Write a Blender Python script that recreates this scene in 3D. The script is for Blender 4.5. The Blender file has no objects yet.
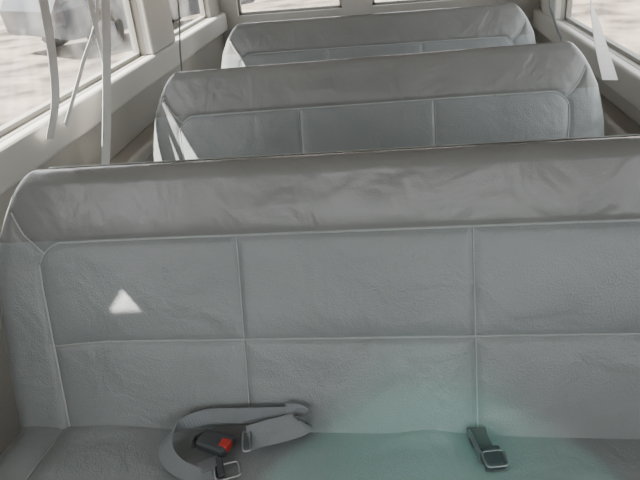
import bpy, bmesh, math
import numpy as np
from mathutils import Vector, Matrix

# ---------------------------------------------------------------- materials
def new_mat(name):
    m=bpy.data.materials.new(name); m.use_nodes=True
    nt=m.node_tree; b=nt.nodes['Principled BSDF']
    return m,nt,b
def simple(name,col,rough=.5,metal=0,noise=0.0,nscale=20,bump=0,bscale=200,coat=0,col2=None,spec=.5):
    m,nt,b=new_mat(name)
    b.inputs['Roughness'].default_value=rough; b.inputs['Metallic'].default_value=metal
    b.inputs['Specular IOR Level'].default_value=spec
    if coat: b.inputs['Coat Weight'].default_value=coat; b.inputs['Coat Roughness'].default_value=.3
    b.inputs['Base Color'].default_value=(*col,1)
    tc=nt.nodes.new('ShaderNodeTexCoord')
    if noise or col2:
        n=nt.nodes.new('ShaderNodeTexNoise'); n.inputs['Scale'].default_value=nscale; n.inputs['Detail'].default_value=5
        r=nt.nodes.new('ShaderNodeValToRGB')
        c2=col2 if col2 else tuple(c*(1-noise) for c in col)
        r.color_ramp.elements[0].color=(*c2,1); r.color_ramp.elements[1].color=(*col,1)
        r.color_ramp.elements[0].position=.35; r.color_ramp.elements[1].position=.65
        nt.links.new(tc.outputs['Object'],n.inputs['Vector']); nt.links.new(n.outputs['Fac'],r.inputs['Fac'])
        nt.links.new(r.outputs['Color'],b.inputs['Base Color'])
    if bump:
        n=nt.nodes.new('ShaderNodeTexNoise'); n.inputs['Scale'].default_value=bscale; n.inputs['Detail'].default_value=3
        bp=nt.nodes.new('ShaderNodeBump'); bp.inputs['Strength'].default_value=bump; bp.inputs['Distance'].default_value=.002
        nt.links.new(tc.outputs['Object'],n.inputs['Vector']); nt.links.new(n.outputs['Fac'],bp.inputs['Height']); nt.links.new(bp.outputs['Normal'],b.inputs['Normal'])
    return m
def vinyl(name,col,rough,grain=.35):
    m,nt,b=new_mat(name)
    tc=nt.nodes.new('ShaderNodeTexCoord')
    n=nt.nodes.new('ShaderNodeTexNoise'); n.inputs['Scale'].default_value=3.5; n.inputs['Detail'].default_value=4
    r=nt.nodes.new('ShaderNodeValToRGB')
    r.color_ramp.elements[0].color=(*[c*.88 for c in col],1); r.color_ramp.elements[1].color=(*[c*1.07 for c in col],1)
    r.color_ramp.elements[0].position=.3; r.color_ramp.elements[1].position=.7
    v=nt.nodes.new('ShaderNodeTexVoronoi'); v.inputs['Scale'].default_value=280
    n2=nt.nodes.new('ShaderNodeTexNoise'); n2.inputs['Scale'].default_value=7; n2.inputs['Detail'].default_value=3; n2.inputs['Distortion'].default_value=.6
    b1=nt.nodes.new('ShaderNodeBump'); b1.inputs['Strength'].default_value=grain; b1.inputs['Distance'].default_value=.0016
    b2=nt.nodes.new('ShaderNodeBump'); b2.inputs['Strength'].default_value=.8; b2.inputs['Distance'].default_value=.014
    L=nt.links.new
    for k in (n,v,n2): L(tc.outputs['Object'],k.inputs['Vector'])
    L(n.outputs['Fac'],r.inputs['Fac']); L(r.outputs['Color'],b.inputs['Base Color'])
    L(n2.outputs['Fac'],b2.inputs['Height']); L(v.outputs['Distance'],b1.inputs['Height'])
    L(b2.outputs['Normal'],b1.inputs['Normal']); L(b1.outputs['Normal'],b.inputs['Normal'])
    b.inputs['Roughness'].default_value=rough
    return m
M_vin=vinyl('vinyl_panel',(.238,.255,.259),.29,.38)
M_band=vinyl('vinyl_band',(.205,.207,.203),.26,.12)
M_pipe=simple('vinyl_piping',(.38,.40,.40),.4)
M_leg=simple('bench_leg_steel',(.08,.08,.085),.5,.6)
M_web=simple('belt_webbing_grey',(.21,.225,.24),.6,bump=.6,bscale=900)
M_webw=simple('belt_webbing_pale',(.50,.49,.48),.7,bump=.5,bscale=600)
M_webd=simple('belt_webbing_dark',(.08,.08,.08),.7)
M_blk=simple('buckle_plastic',(.045,.05,.055),.4)
M_red=simple('release_button_red',(.38,.025,.02),.4)
M_steel=simple('latch_steel',(.38,.39,.41),.3,1)
M_trim=simple('interior_trim_beige',(.32,.30,.27),.55,noise=.08,nscale=4,bump=.2,bscale=300)
M_sill=simple('sill_trim_cream',(.46,.44,.405),.45,noise=.06,nscale=3)
M_head=simple('headliner',(.42,.41,.40),.9,noise=.05,nscale=6,bump=.3,bscale=400)
M_floor=simple('floor_carpet',(.05,.05,.055),.95,noise=.3,nscale=40,bump=.8,bscale=600)
M_frame=simple('window_rubber',(.25,.24,.22),.6)
def glass():
    m,nt,b=new_mat('dusty_glass'); nt.nodes.remove(b)
    o=nt.nodes['Material Output']
    t=nt.nodes.new('ShaderNodeBsdfTransparent'); t.inputs[0].default_value=(.96,.97,.96,1)
    g=nt.nodes.new('ShaderNodeBsdfGlossy'); g.inputs['Roughness'].default_value=.03
    d=nt.nodes.new('ShaderNodeBsdfTranslucent'); d.inputs[0].default_value=(.9,.9,.88,1)
    tc=nt.nodes.new('ShaderNodeTexCoord'); n=nt.nodes.new('ShaderNodeTexNoise'); n.inputs['Scale'].default_value=7; n.inputs['Detail'].default_value=5
    mr=nt.nodes.new('ShaderNodeMapRange'); mr.inputs[1].default_value=.4; mr.inputs[2].default_value=.8; mr.inputs[3].default_value=.0; mr.inputs[4].default_value=.06
    a=nt.nodes.new('ShaderNodeMixShader'); c=nt.nodes.new('ShaderNodeMixShader'); c.inputs[0].default_value=.04
    L=nt.links.new
    L(tc.outputs['Object'],n.inputs['Vector']); L(n.outputs['Fac'],mr.inputs[0]); L(mr.outputs[0],a.inputs[0])
    L(t.outputs[0],a.inputs[1]); L(d.outputs[0],a.inputs[2]); L(a.outputs[0],c.inputs[1]); L(g.outputs[0],c.inputs[2]); L(c.outputs[0],o.inputs[0])
    return m
M_glass=glass()

# ---------------------------------------------------------------- helpers
def link(o,parent=None):
    bpy.context.scene.collection.objects.link(o)
    if parent: o.parent=parent
    return o
def empty(name,loc=(0,0,0)):
    e=bpy.data.objects.new(name,None); e.location=loc; e.empty_display_size=.1
    return link(e)
def mesh_obj(name,verts,faces,mats,parent=None,smooth=True,fm=None):
    me=bpy.data.meshes.new(name); me.from_pydata([tuple(v) for v in verts],[],faces)
    for m in (mats if isinstance(mats,list) else [mats]): me.materials.append(m)
    me.update()
    if smooth: me.polygons.foreach_set('use_smooth',[True]*len(me.polygons))
    if fm is not None: me.polygons.foreach_set('material_index',fm)
    return link(bpy.data.objects.new(name,me),parent)
def boxes(name,bl,mat,parent=None,bev=0.0):
    bm=bmesh.new()
    for b in bl:
        x0,x1,y0,y1,z0,z1=b
        r=bmesh.ops.create_cube(bm,size=1)
        for v in r['verts']:
            v.co=Vector(((x0+x1)/2+v.co.x*(x1-x0),(y0+y1)/2+v.co.y*(y1-y0),(z0+z1)/2+v.co.z*(z1-z0)))
    if bev: bmesh.ops.bevel(bm,geom=bm.edges[:],offset=bev,segments=3,affect='EDGES',profile=.5)
    me=bpy.data.meshes.new(name); bm.to_mesh(me); bm.free(); me.materials.append(mat)
    return link(bpy.data.objects.new(name,me),parent)
def catmull(P,n=10):
    P=[np.array(p,float) for p in P]; P=[2*P[0]-P[1]]+P+[2*P[-1]-P[-2]]; out=[]
    for i in range(1,len(P)-2):
        for k in range(n):
            t=k/n; a,b,c,d=P[i-1:i+3]
            out.append(.5*((2*b)+(-a+c)*t+(2*a-5*b+4*c-d)*t*t+(-a+3*b-3*c+d)*t**3))
    out.append(P[-2]); return out
def ribbon(name,pts,wd,width,mat,parent,th=.0016,n=10):
    """webbing strap: swept flat band; wd = width direction per control point"""
    c=catmull(pts,n); w=catmull(wd,n); V=[];Fc=[]
    for i in range(len(c)):
        t=c[min(i+1,len(c)-1)]-c[max(i-1,0)]; t/=np.linalg.norm(t)
        a=w[i]-t*np.dot(w[i],t); a/=np.linalg.norm(a); nn=np.cross(t,a)
        for sx,sn in ((-1,-1),(1,-1),(1,1),(-1,1)): V.append(c[i]+a*sx*width/2+nn*sn*th/2)
    for i in range(len(c)-1):
        for k in range(4):
            Fc.append((i*4+k,i*4+(k+1)%4,(i+1)*4+(k+1)%4,(i+1)*4+k))
    Fc.append((3,2,1,0)); e=(len(c)-1)*4; Fc.append((e,e+1,e+2,e+3))
    return mesh_obj(name,V,Fc,mat,parent,smooth=False)
def tube(name,pts,r,mat,parent,seg=8,closed=False):
    V=[];Fc=[];n=len(pts); pts=[np.array(p,float) for p in pts]
    for i in range(n):
        if closed: t=pts[(i+1)%n]-pts[i-1]
        else: t=pts[min(i+1,n-1)]-pts[max(i-1,0)]
        t/=np.linalg.norm(t)+1e-9
        up=np.array([0,0,1.]) if abs(t[2])<.9 else np.array([0,1.,0])
        a=np.cross(t,up); a/=np.linalg.norm(a); b=np.cross(a,t)
        for k in range(seg):
            q=2*math.pi*k/seg; V.append(pts[i]+r*(a*math.cos(q)+b*math.sin(q)))
    for i in range(n if closed else n-1):
        for k in range(seg):
            j=(i+1)%n; Fc.append((i*seg+k,i*seg+(k+1)%seg,j*seg+(k+1)%seg,j*seg+k))
    if not closed: Fc.append(tuple(range(seg))[::-1]); Fc.append(tuple(range((n-1)*seg,n*seg)))
    return mesh_obj(name,V,Fc,mat,parent)

# ---------------------------------------------------------------- upholstered pad generator
def coords(lo,hi,r,step):
    ph=np.linspace(math.pi/2,0,9)
    e=r*(1-np.sin(ph))
    n=max(2,int((hi-lo-2*r)/step)); mid=np.linspace(lo+r,hi-r,n+1)[1:-1]
    return np.concatenate([lo+e,mid,(hi-e)[::-1]])
def segdist(U,Wc,seams):
    D=np.full(U.shape,9.)
    for s in seams:
        for (a,b),(c,d) in zip(s[:-1],s[1:]):
            L2=(c-a)**2+(d-b)**2+1e-12
            t=np.clip(((U-a)*(c-a)+(Wc-b)*(d-b))/L2,0,1)
            D=np.minimum(D,np.hypot(U-a-t*(c-a),Wc-b-t*(d-b)))
    return D
def make_pad(name,hu,w0,w1,r,rc,xf,seams,puff,step,matfn,mats,parent,crown=0.0,thick=None):
    th=thick or 2*r
    us=coords(-hu,hu,r,step); ws=coords(w0,w1,r,step)
    wc=(w0+w1)/2; hw=(w1-w0)/2
    U,Wg=np.meshgrid(us,ws)
    def warp(U,Wg):
        x=np.abs(U)-(hu-rc); y=np.abs(Wg-wc)-(hw-rc)
        cor=(x>0)&(y>0); k=np.where(cor,np.maximum(x,y)/(np.hypot(x,y)+1e-9),1)
        X=np.where(cor,np.sign(U)*(hu-rc+x*k),U); Y=np.where(cor,wc+np.sign(Wg-wc)*(hw-rc+y*k),Wg)
        return X,Y
    def depth(X,Y):
        x=np.abs(X)-(hu-rc); y=np.abs(Y-wc)-(hw-rc)
        cor=(x>0)&(y>0)
        d=np.where(cor,rc-np.hypot(x,y),np.minimum(hu-np.abs(X),hw-np.abs(Y-wc)))
        d=np.clip(d,0,r); return r-np.sqrt(np.maximum(0,r*r-(r-d)**2)),d
    X,Y=warp(U,Wg); v,d=depth(X,Y)
    def surf(X,Y,seam=True):
        v,d=depth(X,Y); D=segdist(X,Y,seams); k=d/r
        pf=puff*(1-np.exp(-D/.028))+crown*(1-(X/hu)**2)*np.sin(np.pi*np.clip((Y-w0)/(w1-w0),0,1))
        return v-k*pf+.0045*np.exp(-(D/.004)**2)*(k>.02)
    vf=surf(X,Y); nr,nc=X.shape
    V=[xf(a,b,c) for a,b,c in zip(X.ravel(),vf.ravel(),Y.ravel())]
    V+= [xf(a,b,c) for a,b,c in zip(X.ravel(),(th-v).ravel(),Y.ravel())]
    Fc=[];fm=[]; o=nr*nc
    for i in range(nr-1):
        for j in range(nc-1):
            a=i*nc+j; Fc.append((a,a+1,a+nc+1,a+nc)); fm.append(matfn(X[i,j],Y[i,j],True))
            Fc.append((o+a,o+a+nc,o+a+nc+1,o+a+1)); fm.append(matfn(X[i,j],Y[i,j],False))
    ring=[j for j in range(nc)]+[i*nc+nc-1 for i in range(1,nr)]+[(nr-1)*nc+j for j in range(nc-2,-1,-1)]+[i*nc for i in range(nr-2,0,-1)]
    for a,b in zip(ring,ring[1:]+ring[:1]): Fc.append((b,a,o+a,o+b)); fm.append(matfn(0,0,False))
    ob=mesh_obj(name,V,Fc,mats,parent,fm=fm)
    return ob,surf

# ---------------------------------------------------------------- bench seat
LEAN=math.radians(18.6); ca,sa=math.cos(LEAN),math.sin(LEAN)
KW=[-.075,0,.1,.2,.3,.4,.45,.50,.533]; KV=[.022,.026,.034,.038,.036,.018,-.004,-.032,-.046]
def flare(u,w):
    e=max(0,(abs(u)-.60)/.10)
    return u+math.copysign(1,u)*e*float(np.interp(w,KW,KV))
def xf_back(u,v,w): return (flare(u,w), sa*w+ca*v, .43+ca*w-sa*v)   # v: depth behind face
def arc(cx,cy,r,a0,a1,n=8): return [(cx+r*math.cos(math.radians(a0+(a1-a0)*k/n)),cy+r*math.sin(math.radians(a0+(a1-a0)*k/n))) for k in range(n+1)]
WS1,WS2=.388,.184
border=[]
for s in (-1,1):
    a=[(-.598,-.075),(-.602,.0),(-.612,.18),(-.619,.30)]+arc(-.569,.335,.052,172,100,8)+[(-.5,WS1-.001),(-.4,WS1)]
    border.append([(s*-1*x if s==1 else x,y) for x,y in a])
hs=[(-.4,WS1),(.4,WS1)]
seamset=border+[hs,[(-.610,WS2-.008),(-.5,WS2),(.5,WS2),(.610,WS2-.008)],
  [(-.219,WS1),(-.219,-.075)],[(.219,WS1),(.219,-.075)],
  [(-.609,.365),(-.645,.405),(-.676,.450)],[(.609,.365),(.645,.405),(.676,.450)]]
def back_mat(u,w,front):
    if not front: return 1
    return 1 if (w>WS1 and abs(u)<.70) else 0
def densify(s,st=.01):
    out=[]
    for (a,b),(c,d) in zip(s[:-1],s[1:]):
        n=max(1,int(math.hypot(c-a,d-b)/st))
        for k in range(n): out.append((a+(c-a)*k/n,b+(d-b)*k/n))
    out.append(s[-1]); return out
def xf_cush(u,v,w):
    wr=.010*math.exp(-((u-.13)/.05)**2-((w-.005)/.02)**2)+.006*math.exp(-((u+.5)/.08)**2-(w/.03)**2)
    return (u,-w,.43-v+.02*min(1,max(0,w/.3))+(wr if v<.05 else 0))
TILT=math.radians(.85)
def tilt(o,ang):
    piv=Vector((-.6,0,.43)); R=Matrix.Rotation(-ang,3,'Y')
    o.rotation_euler=(0,-ang,0); o.location=piv-R@piv
def build_bench(name,y):
    root=empty(name,(0,y,0)); parts=[]
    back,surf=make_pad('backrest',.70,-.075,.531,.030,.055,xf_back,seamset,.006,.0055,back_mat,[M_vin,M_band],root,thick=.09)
    parts.append(back)
    for k,s in enumerate(seamset):
        s=densify(s); X=np.array([p[0] for p in s]); Y=np.array([p[1] for p in s]); v=surf(X,Y)
        P=[xf_back(a,b-.0020,c) for a,b,c in zip(X,v,Y)]
        parts.append(tube('seam_%d'%(k+1),P,.0012 if k in(4,5) else .0021,M_pipe,root,6))
    # welt along the top fold
    P=[xf_back(u,.060,.5325) for u in np.linspace(-.63,.63,60)]
    parts.append(tube('top_welt',P,.0022,M_pipe,root,6))
    for p in parts: tilt(p,TILT)
    cs=[[(-.612,-.05),(-.628,.40)],[(.612,-.05),(.628,.40)],[(-.628,.40),(.628,.40)]]
    cu,surfc=make_pad('seat_cushion',.735,-.075,.44,.055,.07,xf_cush,cs,.008,.009,lambda u,w,f:0,[M_vin],root,crown=0.0,thick=.13)
    for k,s in enumerate(cs):
        s=densify(s,.02); X=np.array([p[0] for p in s]); Y=np.array([p[1] for p in s]); v=surfc(X,Y)
        tube('cushion_seam_%d'%(k+1),[(a,-c,.43-b+.0012+.02*min(1,max(0,c/.3))) for a,b,c in zip(X,v,Y)],.0017,M_pipe,root,6)
    fr=[(-.64,.64,-.36,-.33,.27,.305),(-.64,.64,.01,.04,.27,.305)]
    for x in (-.55,.55):
        fr+=[(x-.02,x+.02,-.36,.04,.27,.305),(x-.02,x+.02,-.36,-.32,.012,.29),(x-.02,x+.02,0,.04,.012,.29),(x-.035,x+.035,-.38,.06,.0,.015)]
    boxes('leg_frame',fr,M_leg,root,.003)
    return root
b1=build_bench('van_bench_seat',.938-.008); b1.rotation_euler=(0,0,-math.radians(1.0))
def clone(root,y,sx,rz,tl):
    r=empty('van_bench_seat',(0,y,0)); r.scale=(sx,1,1); r.rotation_euler=(0,0,-math.radians(rz))
    for c in root.children:
        o=bpy.data.objects.new(c.name,c.data); link(o,r)
        if not(c.name.startswith('cushion') or c.name.startswith('seat_c') or c.name.startswith('leg')): tilt(o,tl)
    return r
b2=clone(b1,.938+.875,.955,.6,TILT); b3=clone(b1,.938+1.90,.98,0,0)

# ---------------------------------------------------------------- shell
ZC=1.62
def wall(name,xi,xo,sill,wins,hole=None):
    x0,x1=min(xi,xo),max(xi,xo); top=1.33
    bl=[(x0,x1,-1.1,3.80,-.05,sill)]
    ys=[-1.1]
    for a,b in wins: ys+=[a,b]
    ys.append(3.80)
    for k in range(0,len(ys),2): bl.append((x0,x1,ys[k],ys[k+1],sill,top))
    if hole is None: bl.append((x0,x1,-1.1,3.80,top,ZC+.03))
    else:
        hy0,hy1,hz0,hz1=hole
        bl+=[(x0,x1,-1.1,hy0,top,ZC+.03),(x0,x1,hy1,3.80,top,ZC+.03),(x0,x1,hy0,hy1,top,hz0),(x0,x1,hy0,hy1,hz1,ZC+.03)]
    return boxes(name,bl,M_trim)
SUN=Vector((-.50,-.18,.85))
tri=[Vector((-.486,1.012,.668)),Vector((-.422,1.012,.668)),Vector((-.454,1.025,.706))]
hp=[]
for p in tri:
    t=(-.882-p.x)/SUN.x; hp.append(p+SUN*t)
ty0=min(p.y for p in hp)-.03; ty1=max(p.y for p in hp)+.02; tz0=min(p.z for p in hp)-.02; tz1=max(p.z for p in hp)+.11
LW=[(-.65,.55),(.99,2.50),(2.80,3.52)]
RW=[(-.65,.55),(.99,3.28)]
wall('wall_left',-.88,-.93,.90,LW,(ty0,ty1,tz0,tz1))  # header opening added off camera to let the sun triangle through
wall('wall_right',.88,.93,.80,RW)
# added plate, out of view: its triangular hole shapes a sun patch on bench
A,B,Cc=[(-.882,p.y,p.z) for p in hp]
rect=[(-.882,ty0,tz0),(-.882,ty1,tz0),(-.882,ty1,tz1),(-.882,ty0,tz1)]
bm=bmesh.new(); vs=[bm.verts.new(v) for v in [A,B,Cc]+rect]
es=[bm.edges.new((vs[a],vs[b])) for a,b in ((0,1),(1,2),(2,0),(3,4),(4,5),(5,6),(6,3))]
bmesh.ops.triangle_fill(bm,edges=es,use_beauty=True,normal=(1,0,0))
for f_ in list(bm.faces):
    if set(f_.verts)==set(vs[:3]): bm.faces.remove(f_)
me=bpy.data.meshes.new('sun_mask_plate'); bm.to_mesh(me); bm.free(); me.materials.append(M_trim)
link(bpy.data.objects.new('sun_mask_1',me))
# rear doors
boxes('wall_back',[(-.93,.93,3.75,3.82,-.05,.87),(-.93,.93,3.75,3.82,1.33,1.65),(-.93,-.78,3.75,3.82,.87,1.33),(-.19,-.02,3.75,3.82,.87,1.33),(.50,.93,3.75,3.82,.87,1.33)],M_sill)
boxes('wall_front',[(-.93,.93,-1.16,-1.1,-.05,.88),(-.93,.93,-1.16,-1.1,1.52,1.65)],M_trim)
boxes('ceiling',[(-.93,.93,-1.1,3.80,ZC,ZC+.05)],M_head)
boxes('floor',[(-.93,.93,-1.1,3.80,-.08,0)],M_floor)
boxes('trim_left_sill',[(-.885,-.845,-1.05,3.74,.80,.90)],M_sill,bev=.012)
boxes('trim_right_sill',[(.845,.885,-1.05,3.74,.70,.80)],M_sill,bev=.012)
boxes('trim_left_pillar',[(-.885,-.85,2.50,2.80,.90,1.55)],M_sill,bev=.01)
boxes('trim_right_pillar',[(.85,.885,3.28,3.56,.80,1.55)],M_sill,bev=.01)
boxes('trim_left_armrest',[(-.885,-.80,1.0,2.9,.60,.655)],M_trim,bev=.015)
boxes('trim_right_armrest',[(.80,.885,1.0,2.9,.58,.635)],M_trim,bev=.015)
k=0
def window(axis,pos,a0,a1,z0,z1):
    global k; k+=1
    r=empty('window_%d'%k)
    f=.014
    def bx(p0,p1,q0,q1,zz0,zz1): return (p0,p1,q0,q1,zz0,zz1) if axis=='x' else (q0,q1,p0,p1,zz0,zz1)
    d=.012
    boxes('frame',[bx(pos-d,pos+d,a0,a1,z0,z0+f),bx(pos-d,pos+d,a0,a1,z1-f,z1),bx(pos-d,pos+d,a0,a0+f,z0,z1),bx(pos-d,pos+d,a1-f,a1,z0,z1)],M_frame,r)
    g=boxes('pane',[bx(pos-.001,pos+.001,a0+f,a1-f,z0+f,z1-f)],M_glass,r)
for a,b in LW: window('x',-.915,a,b,.90,1.33)
for a,b in RW: window('x',.915,a,b,.80,1.33)
window('y',3.79,-.78,-.19,.87,1.33); window('y',3.79,-.02,.50,.87,1.33)
window('y',-1.13,-.90,.90,.88,1.52)

# ---------------------------------------------------------------- seat belts on the benches
def ring_plate(nm,c,a,s,r,root,mat,tilt=0):
    pts=[]
    for q in np.linspace(0,2*math.pi,29)[:-1]:
        x=s[0]/2*math.copysign(abs(math.cos(q))**.35,math.cos(q)); y=s[1]/2*math.copysign(abs(math.sin(q))**.35,math.sin(q))
        pts.append((c[0]+x*math.cos(a)-y*math.sin(a),c[1]+x*math.sin(a)+y*math.cos(a),c[2]+tilt*y))
    tube(nm,pts,r,mat,root,8,closed=True)
def lap_belt():
    r=empty('lap_seat_belt',(0,-.005,0))
    P=[(-.225,.795,.458),(-.285,.800,.460),(-.335,.822,.464),(-.362,.862,.468),(-.352,.902,.474),(-.30,.925,.481),(-.22,.928,.483),(-.14,.926,.487),(-.10,.918,.489)]
    Wd=[(.2,1,.1),(.3,1,.2),(.8,.7,.3),(1,.1,.5),(.6,.1,.9),(0,.3,1),(0,.3,1),(0,.3,1),(0,.3,1)]
    ribbon('webbing_loop',P,Wd,.031,M_web,r,.002)
    ribbon('webbing_fold',[(-.14,.924,.487),(-.118,.921,.488),(-.108,.914,.484),(-.118,.907,.480),(-.15,.897,.476),(-.180,.888,.474),(-.208,.880,.471)],[(0,.4,1),(0,.5,.9),(0,.7,.75),(0,.8,.62),(.05,.85,.55),(.1,.9,.5),(.1,.95,.4)],.047,M_web,r,.004)
    ribbon('webbing_tail',[(-.20,.905,.468),(-.245,.905,.464),(-.29,.895,.463),(-.315,.87,.462)],[(0,1,.3),(0,1,.3),(.3,1,.2),(.8,.8,.1)],.022,M_webd,r,.002)
    bh=boxes('buckle_housing',[(-.032,.032,-.020,.020,-.011,.011)],M_blk,r,.006); bh.location=(-.268,.868,.470); bh.rotation_euler=(.12,0,-.35)
    rb=boxes('red_button',[(.014,.0335,-.010,.010,-.004,.0122)],M_red,r,.003); rb.location=bh.location; rb.rotation_euler=bh.rotation_euler
    ring_plate('latch_plate',(-.232,.808,.464),.35,(.044,.036),.0026,r,M_steel)
    ring_plate('slider_frame',(-.207,.868,.476),.2,(.014,.050),.0026,r,M_steel)
    lt=boxes('latch_tongue',[(-.026,.012,-.013,.013,-.001,.001)],M_steel,r,.0008); lt.location=(-.262,.825,.466); lt.rotation_euler=(0,0,.6)
    ad=boxes('adjuster_bar',[(-.006,.006,-.022,.022,-.004,.004)],M_blk,r,.002); ad.location=(-.245,.812,.468); ad.rotation_euler=(0,0,.35)
lap_belt()
def buckle_stub():
    r=empty('seat_belt_buckle',(.000,-.014,0))
    ribbon('stub_webbing',[(.214,.930,.460),(.216,.908,.457),(.224,.880,.455),(.232,.855,.455)],[(1,.1,0)]*4,.034,M_webd,r,.004)
    s=boxes('buckle_shell',[(-.018,.018,-.024,.024,-.006,.008)],M_blk,r,.005); s.location=(.234,.860,.457); s.rotation_euler=(0,0,.15)
    ring_plate('latch_frame',(.237,.852,.464),.15,(.038,.036),.0020,r,M_steel)
    b=boxes('side_bracket',[(-.002,.002,-.030,.030,-.010,.010)],M_steel,r,.001); b.location=(.206,.888,.461); b.rotation_euler=(0,0,.25)
buckle_stub()

def shoulder(pts,w,mat,wd=(0,1,0),twist=None,name='shoulder_seat_belt'):
    r=empty(name)
    ribbon('webbing',pts,twist or [wd]*len(pts),w,mat,r)
    a=pts[0]
    boxes('anchor',[(a[0]-.02,a[0]+.02+0.0,a[1]-.025,a[1]+.025,a[2]-.02,a[2]+.04)],M_sill,r,.008)
    return r
shoulder([(-.83,2.16,1.50),(-.79,2.03,1.20),(-.78,1.88,.95),(-.78,1.74,.73),(-.80,1.6,.5)],.055,M_webw)
shoulder([(-.83,1.72,1.50),(-.79,1.64,1.20),(-.80,1.60,.98),(-.83,1.56,.86)],.045,M_webw)
shoulder([(-.83,2.04,1.50),(-.80,1.93,1.16),(-.80,1.93,.98),(-.80,1.90,.86)],.035,M_webw)
shoulder([(-.83,2.10,1.50),(-.80,1.98,1.16),(-.81,1.80,1.0),(-.83,1.66,.87)],.02,M_webw)
shoulder([(-.78,2.76,1.50),(-.78,2.70,1.08),(-.78,2.62,.90),(-.78,2.58,.80),(-.8,2.5,.6)],.016,M_webd)
shoulder([(.83,2.75,1.50),(.79,2.55,1.08),(.78,2.35,.91),(.78,2.16,.78)],.05,M_webw,twist=[(0,1,0),(0,1,0),(.6,.7,0),(1,.2,0)])
shoulder([(.83,3.25,1.50),(.79,3.14,.97),(.79,3.02,.85),(.80,2.9,.78)],.03,M_web)

# ---------------------------------------------------------------- outside
M_ground=simple('ground_gravel',(.22,.175,.135),.95,nscale=1.3,col2=(.035,.024,.018),bump=.5,bscale=30)
g=boxes('ground',[(-60,60,-40,80,-.7,-.6)],M_ground)
M_brick=simple('far_building_wall',(.40,.25,.17),.9,noise=.3,nscale=1.5)
r=empty('distant_building')
boxes('wall_block',[(-22,14,34,36,-.6,3.4)],M_brick,r)
boxes('roof_block',[(-22.5,14.5,33.5,36.5,3.4,3.8)],simple('roof',(.2,.19,.18),.8),r)
M_paint=simple('car_paint',(.018,.022,.032),.35,.0,coat=.2)
M_tire=simple('tyre_rubber',(.008,.008,.008),.8); M_cg=simple('car_glass',(.03,.035,.04),.15); M_hub=simple('wheel_alloy',(.12,.12,.13),.4,.6)
def car():
    r=empty('parked_car')
    prof=[(-2.2,.35),(-2.25,.75),(-2.1,.98),(-1.6,1.05),(-1.35,1.10),(-.85,1.52),(-.5,1.62),(1.2,1.62),(1.75,1.50),(2.1,1.05),(2.2,.95),(2.22,.4),(2.1,.32),(-2.0,.30)]
    n=len(prof); V=[]
    for s,ins in ((-.90,0),(-.80,1),(.80,1),(.90,0)):
        for x,z in prof:
            yy=s*(1 if z<1.1 else .86)
            V.append((x*(1 if ins==0 else 1.01),yy,z+(.0 if ins==0 else .02)))
    Fc=[]
    for a in range(3):
        for i in range(n): j=(i+1)%n; Fc.append((a*n+i,a*n+j,(a+1)*n+j,(a+1)*n+i))
    Fc.append(tuple(range(n))[::-1]); Fc.append(tuple(range(3*n,4*n)))
    o=mesh_obj('body',V,Fc,M_paint,r,smooth=False)
    bm=bmesh.new(); bm.from_mesh(o.data); bmesh.ops.recalc_face_normals(bm,faces=bm.faces[:]); bm.to_mesh(o.data); bm.free()
    for s in (-1,1):
        for q in ([(-1.15,1.12),(-.75,1.46),(-.15,1.52),(-.15,1.12)],[(-.05,1.12),(-.05,1.52),(.85,1.52),(.85,1.12)],[(.95,1.12),(.95,1.52),(1.6,1.42),(1.85,1.12)]):
            mesh_obj('side_glass',[(x,s*(.905 if z<1.2 else .782),z) for x,z in q],[(0,1,2,3)],M_cg,r,smooth=False)
    for x in (-1.35,1.35):
        for s in (-1,1):
            c=np.array([x,s*.84,.36]); R=.36
            ring=[c+np.array([(R-.10)*math.cos(t),0,(R-.10)*math.sin(t)]) for t in np.linspace(0,2*math.pi,33)[:-1]]
            tube('tyre',ring,.10,M_tire,r,12,closed=True)
            V=[c+np.array([0,s*.07,0])]+[c+np.array([.2*math.cos(t),s*.06,.2*math.sin(t)]) for t in np.linspace(0,2*math.pi,25)[:-1]]
            mesh_obj('hub',V,[(0,1+i,1+(i+1)%24) for i in range(24)],M_hub,r,smooth=False)
    return r
c=car()
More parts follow.
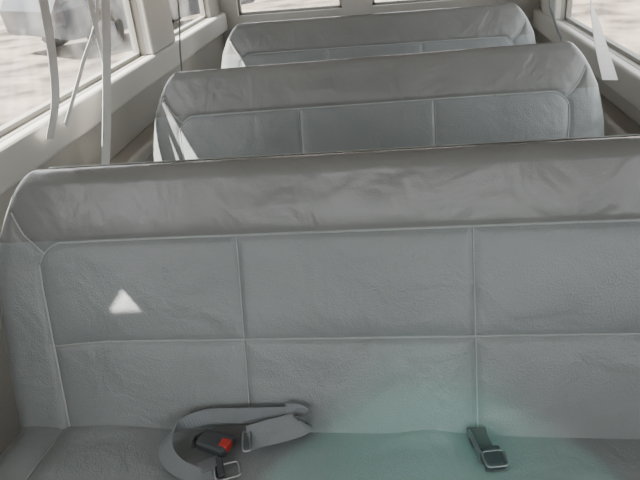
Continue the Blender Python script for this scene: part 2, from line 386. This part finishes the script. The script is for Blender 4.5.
d=Vector((-7.1+5.7,12.2-14.2,0)).normalized()
c.rotation_euler=(0,0,math.atan2(d.y,d.x)+math.pi)
c.scale=(1.12,)*3
c.location=(-5.2,13.9,-.6)

# ---------------------------------------------------------------- light
w=bpy.data.worlds.new('sky'); bpy.context.scene.world=w; w.use_nodes=True
nt=w.node_tree; bg=nt.nodes['Background']; bg.inputs[0].default_value=(.95,.97,1,1); bg.inputs[1].default_value=4.9
sl=bpy.data.lights.new('sun','SUN'); sl.energy=42; sl.angle=.009; sl.color=(1,.95,.87)
so=link(bpy.data.objects.new('sun',sl)); so.rotation_euler=SUN.to_track_quat('Z','Y').to_euler()
def spot(name,loc,tgt,e,col,size,blend):
    tl=bpy.data.lights.new(name,'SPOT'); tl.energy=e; tl.color=col; tl.spot_size=math.radians(size); tl.spot_blend=blend; tl.shadow_soft_size=.015
    to=link(bpy.data.objects.new(name,tl)); to.location=loc
    dv=Vector(tgt)-to.location; to.rotation_euler=(-dv).to_track_quat('Z','Y').to_euler()
spot('windshield_glint',(.30,-.55,1.35),(.12,.91,.44),22,(.27,1,.82),14.5,.95)
spot('windshield_glint',(.14,.45,1.45),(.14,.638,.43),14,(.32,1,.82),37.6,.12)

# ---------------------------------------------------------------- camera
cx,d1,H,yaw,pitch,roll,f=0.0812,1.1512,.4016,-.1359,.4635,-.0922,638.5
F=Vector((math.sin(yaw)*math.cos(pitch),math.cos(yaw)*math.cos(pitch),-math.sin(pitch)))
R=Vector((math.cos(yaw),-math.sin(yaw),0)); U=R.cross(F)
R2=R*math.cos(roll)+U*math.sin(roll); U2=-R*math.sin(roll)+U*math.cos(roll)
cd=bpy.data.cameras.new('camera'); cd.sensor_width=36; cd.lens=f*36/640; cd.clip_start=.02; cd.clip_end=300
co=link(bpy.data.objects.new('camera',cd))
m=Matrix((( R2.x,U2.x,-F.x,cx),(R2.y,U2.y,-F.y,0),(R2.z,U2.z,-F.z,.92+H),(0,0,0,1)))
co.matrix_world=m
bpy.context.scene.camera=co
